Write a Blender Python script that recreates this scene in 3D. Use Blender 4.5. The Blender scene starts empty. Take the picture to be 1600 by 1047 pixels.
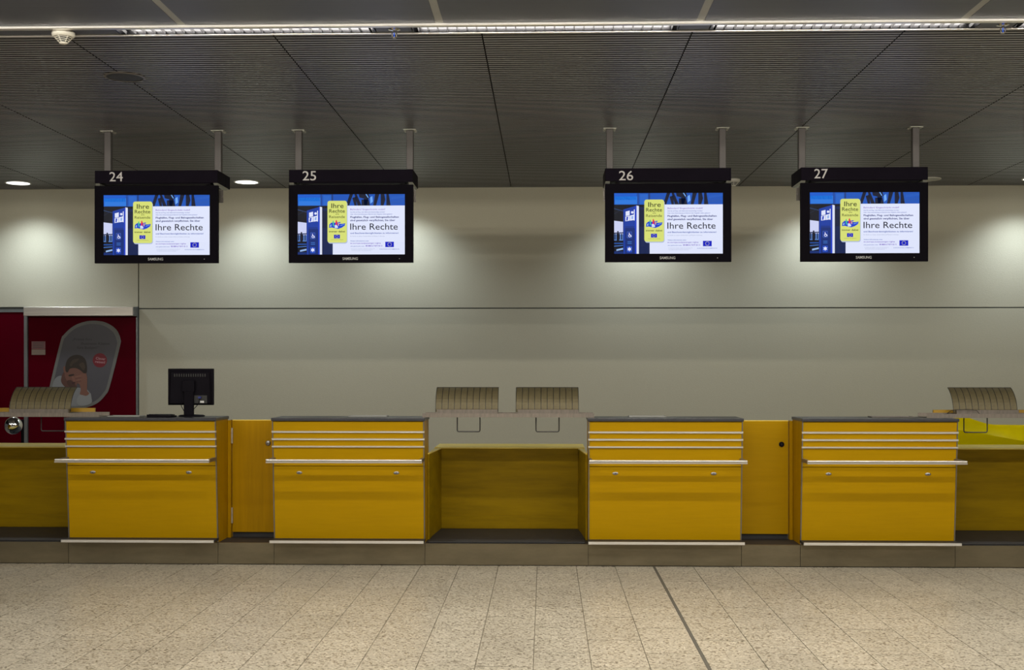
import bpy, bmesh, math, random
from mathutils import Vector, Matrix

random.seed(7)
C = bpy.context.scene.collection
scn = bpy.context.scene

# ------------------------------------------------------------------ camera
FPX = 1880.0                     # focal length in pixels of a 1600 x 1047 frame
CAMH = 1.495                     # eye height
VPX, VPY = 852.0, 572.0          # where the wall's normal vanishes in the frame
TH = math.atan((VPX - 800) / FPX)
SN, CS = math.sin(TH), math.cos(TH)
cd = bpy.data.cameras.new('camera')
cam = bpy.data.objects.new('camera', cd)
C.objects.link(cam)
cam.location = (0, 0, CAMH)
cam.rotation_euler = (math.pi / 2, 0, TH)
cd.sensor_width = 36
cd.lens = FPX / 1600 * 36
cd.shift_y = (VPY - 523.5) / 1600
cd.clip_end = 200
scn.camera = cam


def P(px, py, Y):
    """world point on the plane at depth Y that a photo measurement belongs to"""
    u, v = (px - 800) / FPX, (VPY - py) / FPX
    t = Y / (CS + u * SN)
    return Vector((t * (-SN + u * CS), Y, CAMH + t * v))


def PX(px, Y):
    return P(px, 0, Y).x


def PZ(px, py, Y):
    return P(px, py, Y).z


def PC(px, py, z):
    """world point on the ceiling or floor plane of height z"""
    u, v = (px - 800) / FPX, (VPY - py) / FPX
    t = (z - CAMH) / v
    return Vector((t * (-SN + u * CS), t * (CS + u * SN), z))


# ------------------------------------------------------------------ world, exposure, lamps of the hall
scn.view_settings.view_transform = 'Standard'
scn.view_settings.look = 'None'
scn.view_settings.exposure = 0.0
scn.view_settings.gamma = 1.0
scn.view_settings.use_curve_mapping = False
w = bpy.data.worlds.new('hall_air')
scn.world = w
w.use_nodes = True
w.node_tree.nodes['Background'].inputs[0].default_value = (1.0, 0.95, 0.93, 1)
w.node_tree.nodes['Background'].inputs[1].default_value = 0.05

CEIL = 3.36
WALLY = 12.55
D = 9.0                          # front plane of the plinth
STRIP_W = 48.0                    # watts of one strip lamp
ROW_W = 17.0                     # watts of one lamp in the rows nearer the camera
SPOT_W = 73.0                    # watts of one downlight
STRIP_COL = (1.0, 0.94, 0.83)
SPOT_COL = (0.80, 0.91, 1.0)


def area_light(name, x, y, z, sx, sy, watts, col):
    l = bpy.data.lights.new(name, 'AREA')
    l.shape = 'RECTANGLE'
    l.size, l.size_y = sx, sy
    l.energy = watts
    l.color = col
    o = bpy.data.objects.new(name, l)
    o.location = (x, y, z)
    C.objects.link(o)
    return o


# ------------------------------------------------------------------ materials
def s2l(c):
    c = c / 255.0
    return c / 12.92 if c <= 0.04045 else ((c + 0.055) / 1.055) ** 2.4


def rgb(r, g, b):
    return (s2l(r), s2l(g), s2l(b), 1)


def mat(name, col, rough=0.5, metal=0.0, var=0.0, scale=(8, 8, 8), bump=0.0, bscale=None, alpha=1.0, spec=0.5, coat=0.0):
    m = bpy.data.materials.new(name)
    m.use_nodes = True
    nt = m.node_tree
    b = nt.nodes['Principled BSDF']
    b.inputs['Base Color'].default_value = (*col[:3], 1)
    b.inputs['Roughness'].default_value = rough
    b.inputs['Metallic'].default_value = metal
    b.inputs['Specular IOR Level'].default_value = spec
    b.inputs['Coat Weight'].default_value = coat
    if alpha < 1:
        b.inputs['Alpha'].default_value = alpha
    if var or bump:
        tc = nt.nodes.new('ShaderNodeTexCoord')
        mp = nt.nodes.new('ShaderNodeMapping')
        mp.inputs['Scale'].default_value = scale
        nt.links.new(tc.outputs['Object'], mp.inputs['Vector'])
    if var:
        nz = nt.nodes.new('ShaderNodeTexNoise')
        nz.inputs['Scale'].default_value = 1.0
        nz.inputs['Detail'].default_value = 6
        nz.inputs['Roughness'].default_value = 0.65
        nt.links.new(mp.outputs[0], nz.inputs['Vector'])
        mr = nt.nodes.new('ShaderNodeMapRange')
        mr.inputs['From Min'].default_value = 0.3
        mr.inputs['From Max'].default_value = 0.7
        mr.inputs['To Min'].default_value = 1 - var
        mr.inputs['To Max'].default_value = 1 + var
        nt.links.new(nz.outputs['Fac'], mr.inputs['Value'])
        vm = nt.nodes.new('ShaderNodeVectorMath')
        vm.operation = 'SCALE'
        vm.inputs[0].default_value = col[:3]
        nt.links.new(mr.outputs[0], vm.inputs['Scale'])
        nt.links.new(vm.outputs[0], b.inputs['Base Color'])
    if bump:
        mp2 = nt.nodes.new('ShaderNodeMapping')
        mp2.inputs['Scale'].default_value = bscale or scale
        nt.links.new(tc.outputs['Object'], mp2.inputs['Vector'])
        n2 = nt.nodes.new('ShaderNodeTexNoise')
        n2.inputs['Scale'].default_value = 1.0
        n2.inputs['Detail'].default_value = 4
        nt.links.new(mp2.outputs[0], n2.inputs['Vector'])
        bp = nt.nodes.new('ShaderNodeBump')
        bp.inputs['Strength'].default_value = bump
        bp.inputs['Distance'].default_value = 0.004
        nt.links.new(n2.outputs['Fac'], bp.inputs['Height'])
        nt.links.new(bp.outputs[0], b.inputs['Normal'])
    return m


def glow(name, col, strength):
    m = bpy.data.materials.new(name)
    m.use_nodes = True
    b = m.node_tree.nodes['Principled BSDF']
    b.inputs['Base Color'].default_value = (*col[:3], 1)
    b.inputs['Emission Color'].default_value = (*col[:3], 1)
    b.inputs['Emission Strength'].default_value = strength
    b.inputs['Roughness'].default_value = 0.4
    return m


def attr_mat(name, emit):
    m = bpy.data.materials.new(name)
    m.use_nodes = True
    nt = m.node_tree
    b = nt.nodes['Principled BSDF']
    a = nt.nodes.new('ShaderNodeAttribute')
    a.attribute_name = 'Col'
    if emit:
        b.inputs['Base Color'].default_value = (0.001, 0.001, 0.001, 1)
        b.inputs['Roughness'].default_value = 0.25
        b.inputs['Specular IOR Level'].default_value = 0.05
        nt.links.new(a.outputs['Color'], b.inputs['Emission Color'])
        b.inputs['Emission Strength'].default_value = emit
    else:
        nt.links.new(a.outputs['Color'], b.inputs['Base Color'])
        b.inputs['Roughness'].default_value = 0.45
    return m


def terrazzo(name):
    m = bpy.data.materials.new(name)
    m.use_nodes = True
    nt = m.node_tree
    b = nt.nodes['Principled BSDF']
    b.inputs['Roughness'].default_value = 0.32
    tc = nt.nodes.new('ShaderNodeTexCoord')
    geo = nt.nodes.new('ShaderNodeNewGeometry')
    vor = nt.nodes.new('ShaderNodeTexVoronoi')
    vor.inputs['Scale'].default_value = 95
    nt.links.new(geo.outputs['Position'], vor.inputs['Vector'])
    bw = nt.nodes.new('ShaderNodeSeparateColor')
    nt.links.new(vor.outputs['Color'], bw.inputs[0])
    cr = nt.nodes.new('ShaderNodeValToRGB')
    e = cr.color_ramp.elements
    e[0].position, e[0].color = 0.0, (0.16, 0.135, 0.10, 1)
    e[1].position, e[1].color = 1.0, (0.60, 0.545, 0.44, 1)
    for p, c in ((0.14, (0.20, 0.17, 0.125, 1)), (0.22, (0.40, 0.36, 0.285, 1)), (0.8, (0.47, 0.425, 0.34, 1))):
        n = e.new(p)
        n.color = c
    nt.links.new(bw.outputs['Red'], cr.inputs['Fac'])
    nz = nt.nodes.new('ShaderNodeTexNoise')
    nz.inputs['Scale'].default_value = 1.3
    nz.inputs['Detail'].default_value = 3
    nt.links.new(geo.outputs['Position'], nz.inputs['Vector'])
    oi = nt.nodes.new('ShaderNodeObjectInfo')
    ad = nt.nodes.new('ShaderNodeMath')
    ad.operation = 'MULTIPLY_ADD'
    ad.inputs[1].default_value = 0.10
    ad.inputs[2].default_value = 0.80
    nt.links.new(oi.outputs['Random'], ad.inputs[0])
    ad2 = nt.nodes.new('ShaderNodeMath')
    ad2.operation = 'MULTIPLY_ADD'
    ad2.inputs[1].default_value = 0.3
    nt.links.new(nz.outputs['Fac'], ad2.inputs[0])
    nt.links.new(ad.outputs[0], ad2.inputs[2])
    vm = nt.nodes.new('ShaderNodeVectorMath')
    vm.operation = 'SCALE'
    nt.links.new(cr.outputs[0], vm.inputs[0])
    nt.links.new(ad2.outputs[0], vm.inputs['Scale'])
    nt.links.new(vm.outputs[0], b.inputs['Base Color'])
    return m


M = {
    'tile': terrazzo('speckled_stone'),
    'grout': mat('grout', (0.27, 0.24, 0.185), 0.9, var=0.15),
    'added_carpet': mat('added_dark_carpet', (0.05, 0.05, 0.05), 0.9, var=0.2, scale=(60, 60, 60)),
    'joint': mat('joint_filler', (0.10, 0.09, 0.07), 0.8, var=0.1),
    'wall': mat('woven_wall', (0.505, 0.478, 0.365), 0.75, var=0.05, scale=(60, 60, 220), bump=0.35, bscale=(90, 90, 260)),
    'groove': mat('dark_groove', (0.08, 0.085, 0.08), 0.8, var=0.1),
    'yellow': mat('yellow_stained_wood', (0.40, 0.228, 0.0), 0.38, spec=0.12, var=0.05, scale=(3, 3, 40)),
    'yellow_up': mat('yellow_stained_wood_upright', (0.385, 0.205, 0.0), 0.38, spec=0.12, var=0.12, scale=(26, 26, 1.6)),
    'oak': mat('oiled_oak', (0.25, 0.155, 0.001), 0.4, spec=0.12, var=0.22, scale=(1.6, 6, 14)),
    'oak_pale': mat('pale_oak_edge', (0.92, 0.70, 0.12), 0.45, var=0.1, scale=(3, 20, 20)),
    'steel': mat('brushed_steel', (0.56, 0.52, 0.46), 0.42, 0.85, var=0.12, scale=(1.2, 30, 60)),
    'plinth': mat('scuffed_steel', (0.24, 0.205, 0.135), 0.36, 0.9, var=0.16, scale=(2.5, 4, 9)),
    'alu': mat('bright_aluminium', (0.90, 0.88, 0.84), 0.30, 0.75, var=0.04, scale=(2, 30, 30)),
    'trim': mat('grey_edge_trim', (0.22, 0.20, 0.18), 0.4, 0.7, var=0.08),
    'worktop': mat('anthracite_laminate', (0.035, 0.035, 0.042), 0.35, var=0.2, scale=(40, 40, 40)),
    'rubber': mat('black_rubber', (0.022, 0.021, 0.022), 0.6, var=0.25, scale=(6, 14, 20)),
    'batten': mat('orange_pine', (0.40, 0.235, 0.02), 0.45, var=0.15, scale=(3, 20, 20)),
    'lock': mat('dull_metal_lock', (0.28, 0.27, 0.27), 0.35, 0.9, var=0.1),
    'black': mat('black_plastic', (0.008, 0.007, 0.010), 0.5, var=0.15, spec=0.03),
    'bezel': mat('gloss_black_plastic', (0.006, 0.005, 0.008), 0.5, var=0.1, spec=0.015),
    'header': mat('black_coated_sheet', (0.008, 0.006, 0.011), 0.5, var=0.12, spec=0.02),
    'white_print': mat('white_lettering', (0.56, 0.54, 0.54), 0.5, var=0.02),
    'logo_print': mat('silver_lettering', (0.40, 0.40, 0.40), 0.4, var=0.02),
    'post': mat('grey_painted_post', (0.10, 0.09, 0.086), 0.45, 0.3, var=0.08),
    'bracket': mat('zinc_bracket', (0.42, 0.42, 0.36), 0.45, 0.5, var=0.08),
    'slat': mat('ceiling_slat_metal', (0.33, 0.33, 0.35), 0.42, 0.5, var=0.10, scale=(1.5, 20, 20)),
    'void': mat('ceiling_void_black', (0.010, 0.010, 0.012), 0.9, var=0.1),
    'cpanel': mat('grey_ceiling_sheet', (0.095, 0.10, 0.125), 0.42, 0.35, var=0.08, scale=(1.5, 60, 10)),
    'cbar': mat('pale_ceiling_bar', (0.36, 0.36, 0.34), 0.5, 0.3, var=0.05),
    'reflector': mat('dark_mirror_reflector', (0.020, 0.020, 0.022), 0.2, 1.0, var=0.05),
    'blade': mat('dark_louvre_metal', (0.032, 0.032, 0.035), 0.35, 0.3, var=0.1),
    'cover': mat('blue_grey_cover', (0.10, 0.11, 0.15), 0.4, 0.4, var=0.05),
    'white': mat('white_plastic', (0.74, 0.71, 0.62), 0.45, var=0.04),
    'dark': mat('dark_vent', (0.03, 0.03, 0.03), 0.7, var=0.1),
    'speaker': mat('dark_speaker_mesh', (0.035, 0.037, 0.042), 0.6, var=0.25, scale=(60, 60, 60)),
    'chrome': mat('chrome', (0.85, 0.85, 0.86), 0.06, 1.0, var=0.02),
    'bulb': mat('blue_glass_bulb', (0.02, 0.12, 0.85), 0.1, var=0.03),
    'lens_off': mat('unlit_lens', (0.55, 0.55, 0.52), 0.4, var=0.03),
    'red': mat('red_lacquer', (0.078, 0.0002, 0.006), 0.4, spec=0.03, var=0.12, scale=(2, 2, 1.2)),
    'doorgrey': mat('grey_metal_frame', (0.20, 0.21, 0.21), 0.4, 0.5, var=0.06),
    'mesh': mat('perforated_bronze_sheet', (0.15, 0.122, 0.058), 0.5, 0.3, var=0.12, scale=(30, 30, 4), alpha=0.80),
    'meshbar': mat('perforated_shelf_sheet', (0.27, 0.235, 0.20), 0.45, 0.7, var=0.2, scale=(60, 8, 8), alpha=0.92),
    'wire': mat('dark_wire', (0.05, 0.047, 0.045), 0.4, 0.6, var=0.05),
    'signal': mat('glossy_yellow_plastic', (0.84, 0.70, 0.0), 0.22, var=0.06, scale=(3, 3, 3), coat=0.4),
    'grey_plastic': mat('grey_plastic', (0.30, 0.30, 0.28), 0.5, var=0.06),
    'label_white': mat('white_paper_label', (0.62, 0.62, 0.62), 0.7, var=0.03),
    'label_beige': mat('beige_paper_label', (0.30, 0.24, 0.20), 0.7, var=0.08, scale=(8, 8, 60)),
    'label_pink': mat('pink_paper_label', (0.24, 0.12, 0.125), 0.7, var=0.25, scale=(6, 6, 90)),
    'vga': mat('blue_plug', (0.02, 0.03, 0.22), 0.4, var=0.05),
    'tube': glow('lamp_tube_glow', (1.0, 0.98, 0.95), 3.0),
    'lens': glow('downlight_glow', (0.97, 1.0, 0.97), 3.5),
    'screen': attr_mat('screen_picture_glow', 0.97),
    'print': attr_mat('poster_print', 0),
}


# ------------------------------------------------------------------ mesh helpers
def bx(bm, x0, x1, y0, y1, z0, z1, bev=0.0, seg=1):
    vs = [bm.verts.new(p) for p in ((x0, y0, z0), (x1, y0, z0), (x1, y1, z0), (x0, y1, z0),
                                    (x0, y0, z1), (x1, y0, z1), (x1, y1, z1), (x0, y1, z1))]
    fs = [bm.faces.new([vs[i] for i in f]) for f in ((0, 3, 2, 1), (4, 5, 6, 7), (0, 1, 5, 4), (1, 2, 6, 5), (2, 3, 7, 6), (3, 0, 4, 7))]
    if bev:
        es = list({e for f in fs for e in f.edges})
        bmesh.ops.bevel(bm, geom=es, offset=bev, segments=seg, affect='EDGES', profile=0.5)
    return vs


def box(*a, **k):
    bm = bmesh.new()
    bx(bm, *a, **k)
    return bm


def hexa(bm, pts, bev=0.0):
    """8 points: bottom ring then top ring, counter-clockwise seen from above"""
    vs = [bm.verts.new(p) for p in pts]
    fs = [bm.faces.new([vs[i] for i in f]) for f in ((0, 3, 2, 1), (4, 5, 6, 7), (0, 1, 5, 4), (1, 2, 6, 5), (2, 3, 7, 6), (3, 0, 4, 7))]
    if bev:
        es = list({e for f in fs for e in f.edges})
        bmesh.ops.bevel(bm, geom=es, offset=bev, segments=1, affect='EDGES')


def prism_x(bm, prof, x0, x1):
    """closed (y, z) outline pushed from x0 to x1"""
    a = [bm.verts.new((x0, y, z)) for y, z in prof]
    b = [bm.verts.new((x1, y, z)) for y, z in prof]
    n = len(prof)
    bm.faces.new(a)
    bm.faces.new(list(reversed(b)))
    for i in range(n):
        j = (i + 1) % n
        bm.faces.new((a[j], a[i], b[i], b[j]))
    bmesh.ops.recalc_face_normals(bm, faces=bm.faces)


def prism_y(bm, prof, y0, y1):
    a = [bm.verts.new((x, y0, z)) for x, z in prof]
    b = [bm.verts.new((x, y1, z)) for x, z in prof]
    n = len(prof)
    bm.faces.new(a)
    bm.faces.new(list(reversed(b)))
    for i in range(n):
        j = (i + 1) % n
        bm.faces.new((a[j], a[i], b[i], b[j]))
    bmesh.ops.recalc_face_normals(bm, faces=bm.faces)


def lathe(bm, prof, c=(0, 0, 0), axis='z', n=24, sx=1.0, sy=1.0):
    rings = []
    for r, h in prof:
        ring = []
        for k in range(n):
            a = 2 * math.pi * k / n
            p = (r * sx * math.cos(a), r * sy * math.sin(a), h)
            if axis == 'y':
                p = (p[0], h, p[1])
            ring.append(bm.verts.new((c[0] + p[0], c[1] + p[1], c[2] + p[2])))
        rings.append(ring)
    for a, b in zip(rings, rings[1:]):
        for k in range(n):
            j = (k + 1) % n
            bm.faces.new((a[k], a[j], b[j], b[k]))
    bm.faces.new(rings[0])
    bm.faces.new(rings[-1])
    bmesh.ops.recalc_face_normals(bm, faces=bm.faces)


def tube(bm, pts, r, n=8):
    pts = [Vector(p) for p in pts]
    rings = []
    for i, p in enumerate(pts):
        d = (pts[min(i + 1, len(pts) - 1)] - pts[max(i - 1, 0)]).normalized()
        up = Vector((0, 1, 0)) if abs(d.y) < 0.9 else Vector((1, 0, 0))
        a = d.cross(up).normalized()
        b = d.cross(a).normalized()
        rings.append([bm.verts.new(p + a * r * math.cos(2 * math.pi * k / n) + b * r * math.sin(2 * math.pi * k / n)) for k in range(n)])
    for a, b in zip(rings, rings[1:]):
        for k in range(n):
            j = (k + 1) % n
            bm.faces.new((a[k], a[j], b[j], b[k]))
    bm.faces.new(rings[0])
    bm.faces.new(rings[-1])
    bmesh.ops.recalc_face_normals(bm, faces=bm.faces)


def to_mesh(name, bm, m, smooth=False):
    me = bpy.data.meshes.new(name)
    bm.to_mesh(me)
    bm.free()
    if smooth:
        for p in me.polygons:
            p.use_smooth = True
        me.set_sharp_from_angle(angle=math.radians(40))
    me.materials.append(m)
    return me


def obj(name, bm, m, parent=None, loc=(0, 0, 0), smooth=False):
    me = bm if isinstance(bm, bpy.types.Mesh) else to_mesh(name, bm, m, smooth)
    o = bpy.data.objects.new(name, me)
    C.objects.link(o)
    o.location = loc
    if parent:
        o.parent = parent
    return o


def tag(o, label, cat, group=None):
    o['label'] = label
    o['category'] = cat
    if group:
        o['group'] = group
    return o


def thing(name, label, cat, loc=(0, 0, 0), group=None):
    o = bpy.data.objects.new(name, None)
    o.empty_display_size = 0.1
    C.objects.link(o)
    o.location = loc
    return tag(o, label, cat, group)


def struct(name, bm, m, loc=(0, 0, 0)):
    o = obj(name, bm, m, None, loc)
    o['kind'] = 'structure'
    return o


def copy_tree(o, parent=None):
    c = o.copy()
    C.objects.link(c)
    if parent:
        c.parent = parent
    for ch in list(o.children):
        copy_tree(ch, c)
    return c


# ------------------------------------------------------------------ lettering and flat print
_cap = {}


def glyphs(text, bold):
    cu = bpy.data.curves.new('letters', 'FONT')
    cu.body = text
    cu.size = 1
    cu.resolution_u = 3
    cu.offset = bold
    o = bpy.data.objects.new('letters', cu)
    C.objects.link(o)
    dg = bpy.context.evaluated_depsgraph_get()
    me = bpy.data.meshes.new_from_object(o.evaluated_get(dg))
    vs = [v.co.copy() for v in me.vertices]
    fs = [tuple(p.vertices) for p in me.polygons]
    bpy.data.objects.remove(o)
    bpy.data.curves.remove(cu)
    bpy.data.meshes.remove(me)
    return vs, fs


def capheight():
    if 'h' not in _cap:
        vs, _ = glyphs('H', 0)
        _cap['h'] = max(v.y for v in vs)
    return _cap['h']


class Print:
    """flat printed shapes, each in its own colour, on one mesh facing -y"""

    def __init__(self, fx, fz):
        self.bm = bmesh.new()
        self.col = self.bm.loops.layers.color.new('Col') if False else self.bm.loops.layers.float_color.new('Col')
        self.fx, self.fz = fx, fz

    def face(self, pts, col, y):
        vs = [self.bm.verts.new((self.fx(a), y, self.fz(b))) for a, b in pts]
        try:
            f = self.bm.faces.new(vs)
        except ValueError:
            return
        f.normal_update()
        if f.normal.y > 0:
            f.normal_flip()
        for l in f.loops:
            l[self.col] = col

    def poly(self, pts, col, y):
        self.face(pts, col, y)

    def rect(self, x0, x1, y0, y1, col, y):
        self.face([(x0, y0), (x1, y0), (x1, y1), (x0, y1)], col, y)

    def disc(self, cx, cy, r, col, y, n=20):
        self.face([(cx + r * math.cos(2 * math.pi * k / n), cy + r * math.sin(2 * math.pi * k / n)) for k in range(n)], col, y)

    def rrect(self, x0, x1, y0, y1, r, col, y):
        pts = []
        for cx, cy, a0 in ((x1 - r, y0 + r, -90), (x1 - r, y1 - r, 0), (x0 + r, y1 - r, 90), (x0 + r, y0 + r, 180)):
            for k in range(7):
                a = math.radians(a0 + 15 * k)
                pts.append((cx + r * math.cos(a), cy + r * math.sin(a)))
        self.face(pts, col, y)

    def star(self, cx, cy, r, col, y, arms=5, inner=0.45):
        pts = []
        for k in range(arms * 2):
            rr = r if k % 2 == 0 else r * inner
            a = -math.pi / 2 + math.pi * k / arms
            pts.append((cx + rr * math.cos(a), cy + rr * math.sin(a)))
        self.face(pts, col, y)

    def text(self, s, x0, x1, base, cap, col, y, bold=0.0, skew=0.0, shift=(0, 0), rot=0.0):
        vs, fs = glyphs(s, bold)
        a, b = min(v.x for v in vs), max(v.x for v in vs)
        k = cap / capheight()
        kx = (x1 - x0) / (b - a)
        out = []
        for v in vs:
            px, py = (v.x - a) * kx, v.y * k
            px += skew * py
            c, sn = math.cos(rot), math.sin(rot)
            px, py = px * c - py * sn, px * sn + py * c
            out.append(self.bm.verts.new((self.fx(x0 + px), y, self.fz(base - py))))
        for f in fs:
            try:
                ff = self.bm.faces.new([out[i] for i in f])
            except ValueError:
                continue
            ff.normal_update()
            if ff.normal.y > 0:
                ff.normal_flip()
            for l in ff.loops:
                l[self.col] = col

    def mesh(self, name, m):
        me = bpy.data.meshes.new(name)
        self.bm.to_mesh(me)
        self.bm.free()
        me.materials.append(m)
        return me


def text_mesh(s, x0, x1, z0, cap, y, m, bold=0.0):
    """solid plain lettering facing -y"""
    vs, fs = glyphs(s, bold)
    a, b = min(v.x for v in vs), max(v.x for v in vs)
    k, kx = cap / capheight(), (x1 - x0) / (b - a)
    bm = bmesh.new()
    bv = [bm.verts.new((x0 + (v.x - a) * kx, y, z0 + v.y * k)) for v in vs]
    for f in fs:
        try:
            bm.faces.new([bv[i] for i in f])
        except ValueError:
            pass
    bm.normal_update()
    for f in bm.faces:
        if f.normal.y > 0:
            f.normal_flip()
    return to_mesh('lettering', bm, m)


# ================================================================== THE SETTING
# ---- floor: stone tiles laid in staggered columns, one dark expansion joint
TX0, TX1, TY0, TY1 = -5.28, 5.16, 5.1, 9.0
bm = bmesh.new()
bx(bm, -14, TX0, -9, 13, -0.2, 0)
bx(bm, TX1, 14, -9, 13, -0.2, 0)
bx(bm, TX0, TX1, -9, TY0, -0.2, 0)
bx(bm, TX0, TX1, TY1, 9.75, -0.2, 0)
floor = struct('floor', bm, M['tile'])
obj('added_staff_carpet', box(TX0, TX1, 9.75, 13, -0.2, 0.0), M['added_carpet'], floor)  # unseen dark floor, added to cut bounce onto the far ceiling
bed = obj('mortar_bed', box(TX0, TX1, TY0, TY1, -0.2, -0.008), M['grout'], floor)
JX, TW, TL, GAP = 0.81, 0.29, 0.6, 0.0032
obj('expansion_joint', box(JX - 0.009, JX + 0.009, TY0, TY1, -0.008, -0.001), M['joint'], floor)
tile_meshes = {}
k0 = int(round((TX0 - JX) / TW))
k1 = int(round((TX1 - JX) / TW))
for k in range(k0, k1):
    xa, xb = JX + k * TW, JX + (k + 1) * TW
    ga = 0.0095 if k == 0 else GAP / 2
    gb = 0.0095 if k == -1 else GAP / 2
    y = TY1 - (0.02 if k % 2 == 0 else 0.32)
    ends = [TY1]
    while y > TY0:
        ends.append(y)
        y -= TL
    ends.append(TY0)
    for ya, yb in zip(ends[1:], ends):
        if yb - ya < 0.03:
            continue
        key = (round(xb - xa - ga - gb, 4), round(yb - ya, 4))
        if key not in tile_meshes:
            hw_, hl_ = key[0] / 2, key[1] / 2 - GAP / 2
            b_ = bmesh.new()
            hexa(b_, [(-hw_, -hl_, -0.008), (hw_, -hl_, -0.008), (hw_, hl_, -0.008), (-hw_, hl_, -0.008),
                      (-hw_ + .0008, -hl_ + .0008, 0), (hw_ - .0008, -hl_ + .0008, 0), (hw_ - .0008, hl_ - .0008, 0), (-hw_ + .0008, hl_ - .0008, 0)])
            tile_meshes[key] = to_mesh('tile', b_, M['tile'])
        obj('tile', tile_meshes[key], None, floor, ((xa + ga + xb - gb) / 2, (ya + yb) / 2, random.uniform(-0.0006, 0.0)))

# ---- back wall with its panels
SEAMZ = PZ(852, 481.5, WALLY)
XS = PX(216.5, WALLY)
wall = struct('wall_back', box(-14, 14, WALLY + 0.02, WALLY + 0.3, 0, 3.9), M['groove'])
def wpanel(x0, x1, z0, z1):
    obj('wall_panel', box(x0, x1, WALLY, WALLY + 0.02, z0, z1), M['wall'], wall)
g = 0.006
wpanel(-14, XS - g, SEAMZ + 0.02, 3.9)
for a, b in ((XS + g, 8.0), (8.0 + 2 * g, 14)):
    wpanel(a, b, SEAMZ + g, 3.9)
    wpanel(a, b, 0, SEAMZ - g)
# ---- red sliding door leaves on the left with the steel track box
door = struct('door_1', box(PX(46.5, WALLY), PX(214, WALLY), WALLY - 0.03, WALLY + 0.02, 0.01, SEAMZ + 0.01), M['red'])
door2 = struct('door_2', box(-9.0, PX(40, WALLY), WALLY - 0.012, WALLY + 0.02, 0.01, PZ(20, 488, WALLY)), M['red'])
obj('door_frame', box(-9.0, PX(40, WALLY), WALLY - 0.02, WALLY + 0.02, PZ(20, 488, WALLY), PZ(20, 483.5, WALLY)), M['doorgrey'], door2)
obj('door_frame', box(PX(40.6, WALLY), PX(46, WALLY), WALLY - 0.05, WALLY + 0.02, 0.0, SEAMZ), M['doorgrey'], door)
obj('door_frame', box(PX(214.4, WALLY), PX(216.4, WALLY), WALLY - 0.035, WALLY + 0.02, 0.0, SEAMZ + 0.02), M['doorgrey'], door)
ty = WALLY - 0.14
tr = obj('door_track', box(PX(36.5, ty), PX(208, ty), ty, WALLY - 0.0, PZ(120, 493.7, ty), PZ(120, 479.5, ty), bev=0.004), M['steel'], door)
obj('end_cap', box(PX(208, ty), PX(208, ty) + 0.006, ty + 0.002, WALLY, PZ(120, 493.7, ty) + .002, PZ(120, 479.5, ty) - .002), M['doorgrey'], tr)

# ---- ceiling: slatted metal panels at the back, smooth sheets in front, lamp channel between
ceil = struct('ceiling', box(-14, 14, -9, 12.9, 3.46, 3.6), M['void'])
SY0, SY1 = 6.735, WALLY
PITCH = 0.049
bm = bmesh.new()
PWID = 1.177
n = int((SY1 - SY0) / PITCH)
for i in range(n + 1):
    y = SY0 + i * PITCH
    y2 = min(y + 0.030, SY1)
    if y2 - y < 0.004:
        continue
    bx(bm, 0.004, PWID - 0.004, y, y2, CEIL, CEIL + 0.022)
slat_me = to_mesh('slats', bm, M['slat'])
slat_me.materials.append(M['void'])
for p in slat_me.polygons:                     # lower faces stay bare metal, edges blackened to paint in the gaps' shade
    p.material_index = 0 if p.normal.z < -0.5 else 1
bm = bmesh.new()
bx(bm, 0.002, PWID - 0.002, SY0, SY1, CEIL + 0.045, CEIL + 0.05)
for q in (0.12, 0.5, 0.88):
    bx(bm, PWID * q - 0.012, PWID * q + 0.012, SY0, SY1, CEIL + 0.022, CEIL + 0.045)
back_me = to_mesh('ceiling_panel', bm, M['void'])
for k in range(-6, 6):
    p = obj('ceiling_panel', back_me, None, ceil, (-0.356 + k * PWID, 0, 0))
    s = obj('slats', slat_me, None, p)
    s['kind'] = 'stuff'
# smooth sheets in front of the channel
FW, FX0 = 1.412, -0.575
CH0, CH1 = 6.575, 6.705           # the lamp channel
sheet = to_mesh('ceiling_sheet', box(0.022, FW - 0.022, 0.004, 1.47, CEIL, CEIL + 0.02), M['cpanel'])
bar = to_mesh('ceiling_bar', box(-0.021, 0.021, 0, 1.48, CEIL + 0.002, CEIL + 0.024), M['cbar'])
rows = [5.05, 3.55, 2.05, 0.55, -0.95, -2.45]
LAMP_ROWS = [(5.0, ROW_W * 2.0), (0.6, ROW_W * 2.1)]
for ry in rows:
    for k in range(-5, 5):
        obj('ceiling_sheet', sheet, None, ceil, (FX0 + k * FW, ry, 0))
        obj('ceiling_bar', bar, None, ceil, (FX0 + k * FW, ry, 0))
obj('ceiling_rail', box(-9, 9, 6.532, 6.572, CEIL - 0.012, CEIL + 0.03, bev=0.003), M['alu'], ceil)
obj('ceiling_rail', box(-9, 9, 6.708, 6.722, CEIL - 0.006, CEIL + 0.03, bev=0.002), M['alu'], ceil)
# lamp channel covers between the lamps
XL = [(PX(182, 6.64), PX(586, 6.64)), (PX(643, 6.64), PX(1061, 6.64)), (PX(1110, 6.64), PX(1531, 6.64)), (PX(1588, 6.64), PX(1588, 6.64) + 1.5)]
cov = [(-9, XL[0][0]), (XL[0][1], XL[1][0]), (XL[1][1], XL[2][0]), (XL[2][1], XL[3][0]), (XL[3][1], 9)]
for a, b in cov:
    obj('channel_cover', box(a + 0.003, b - 0.003, CH0, CH1, CEIL + 0.002, CEIL + 0.008), M['cover'], ceil)

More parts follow.
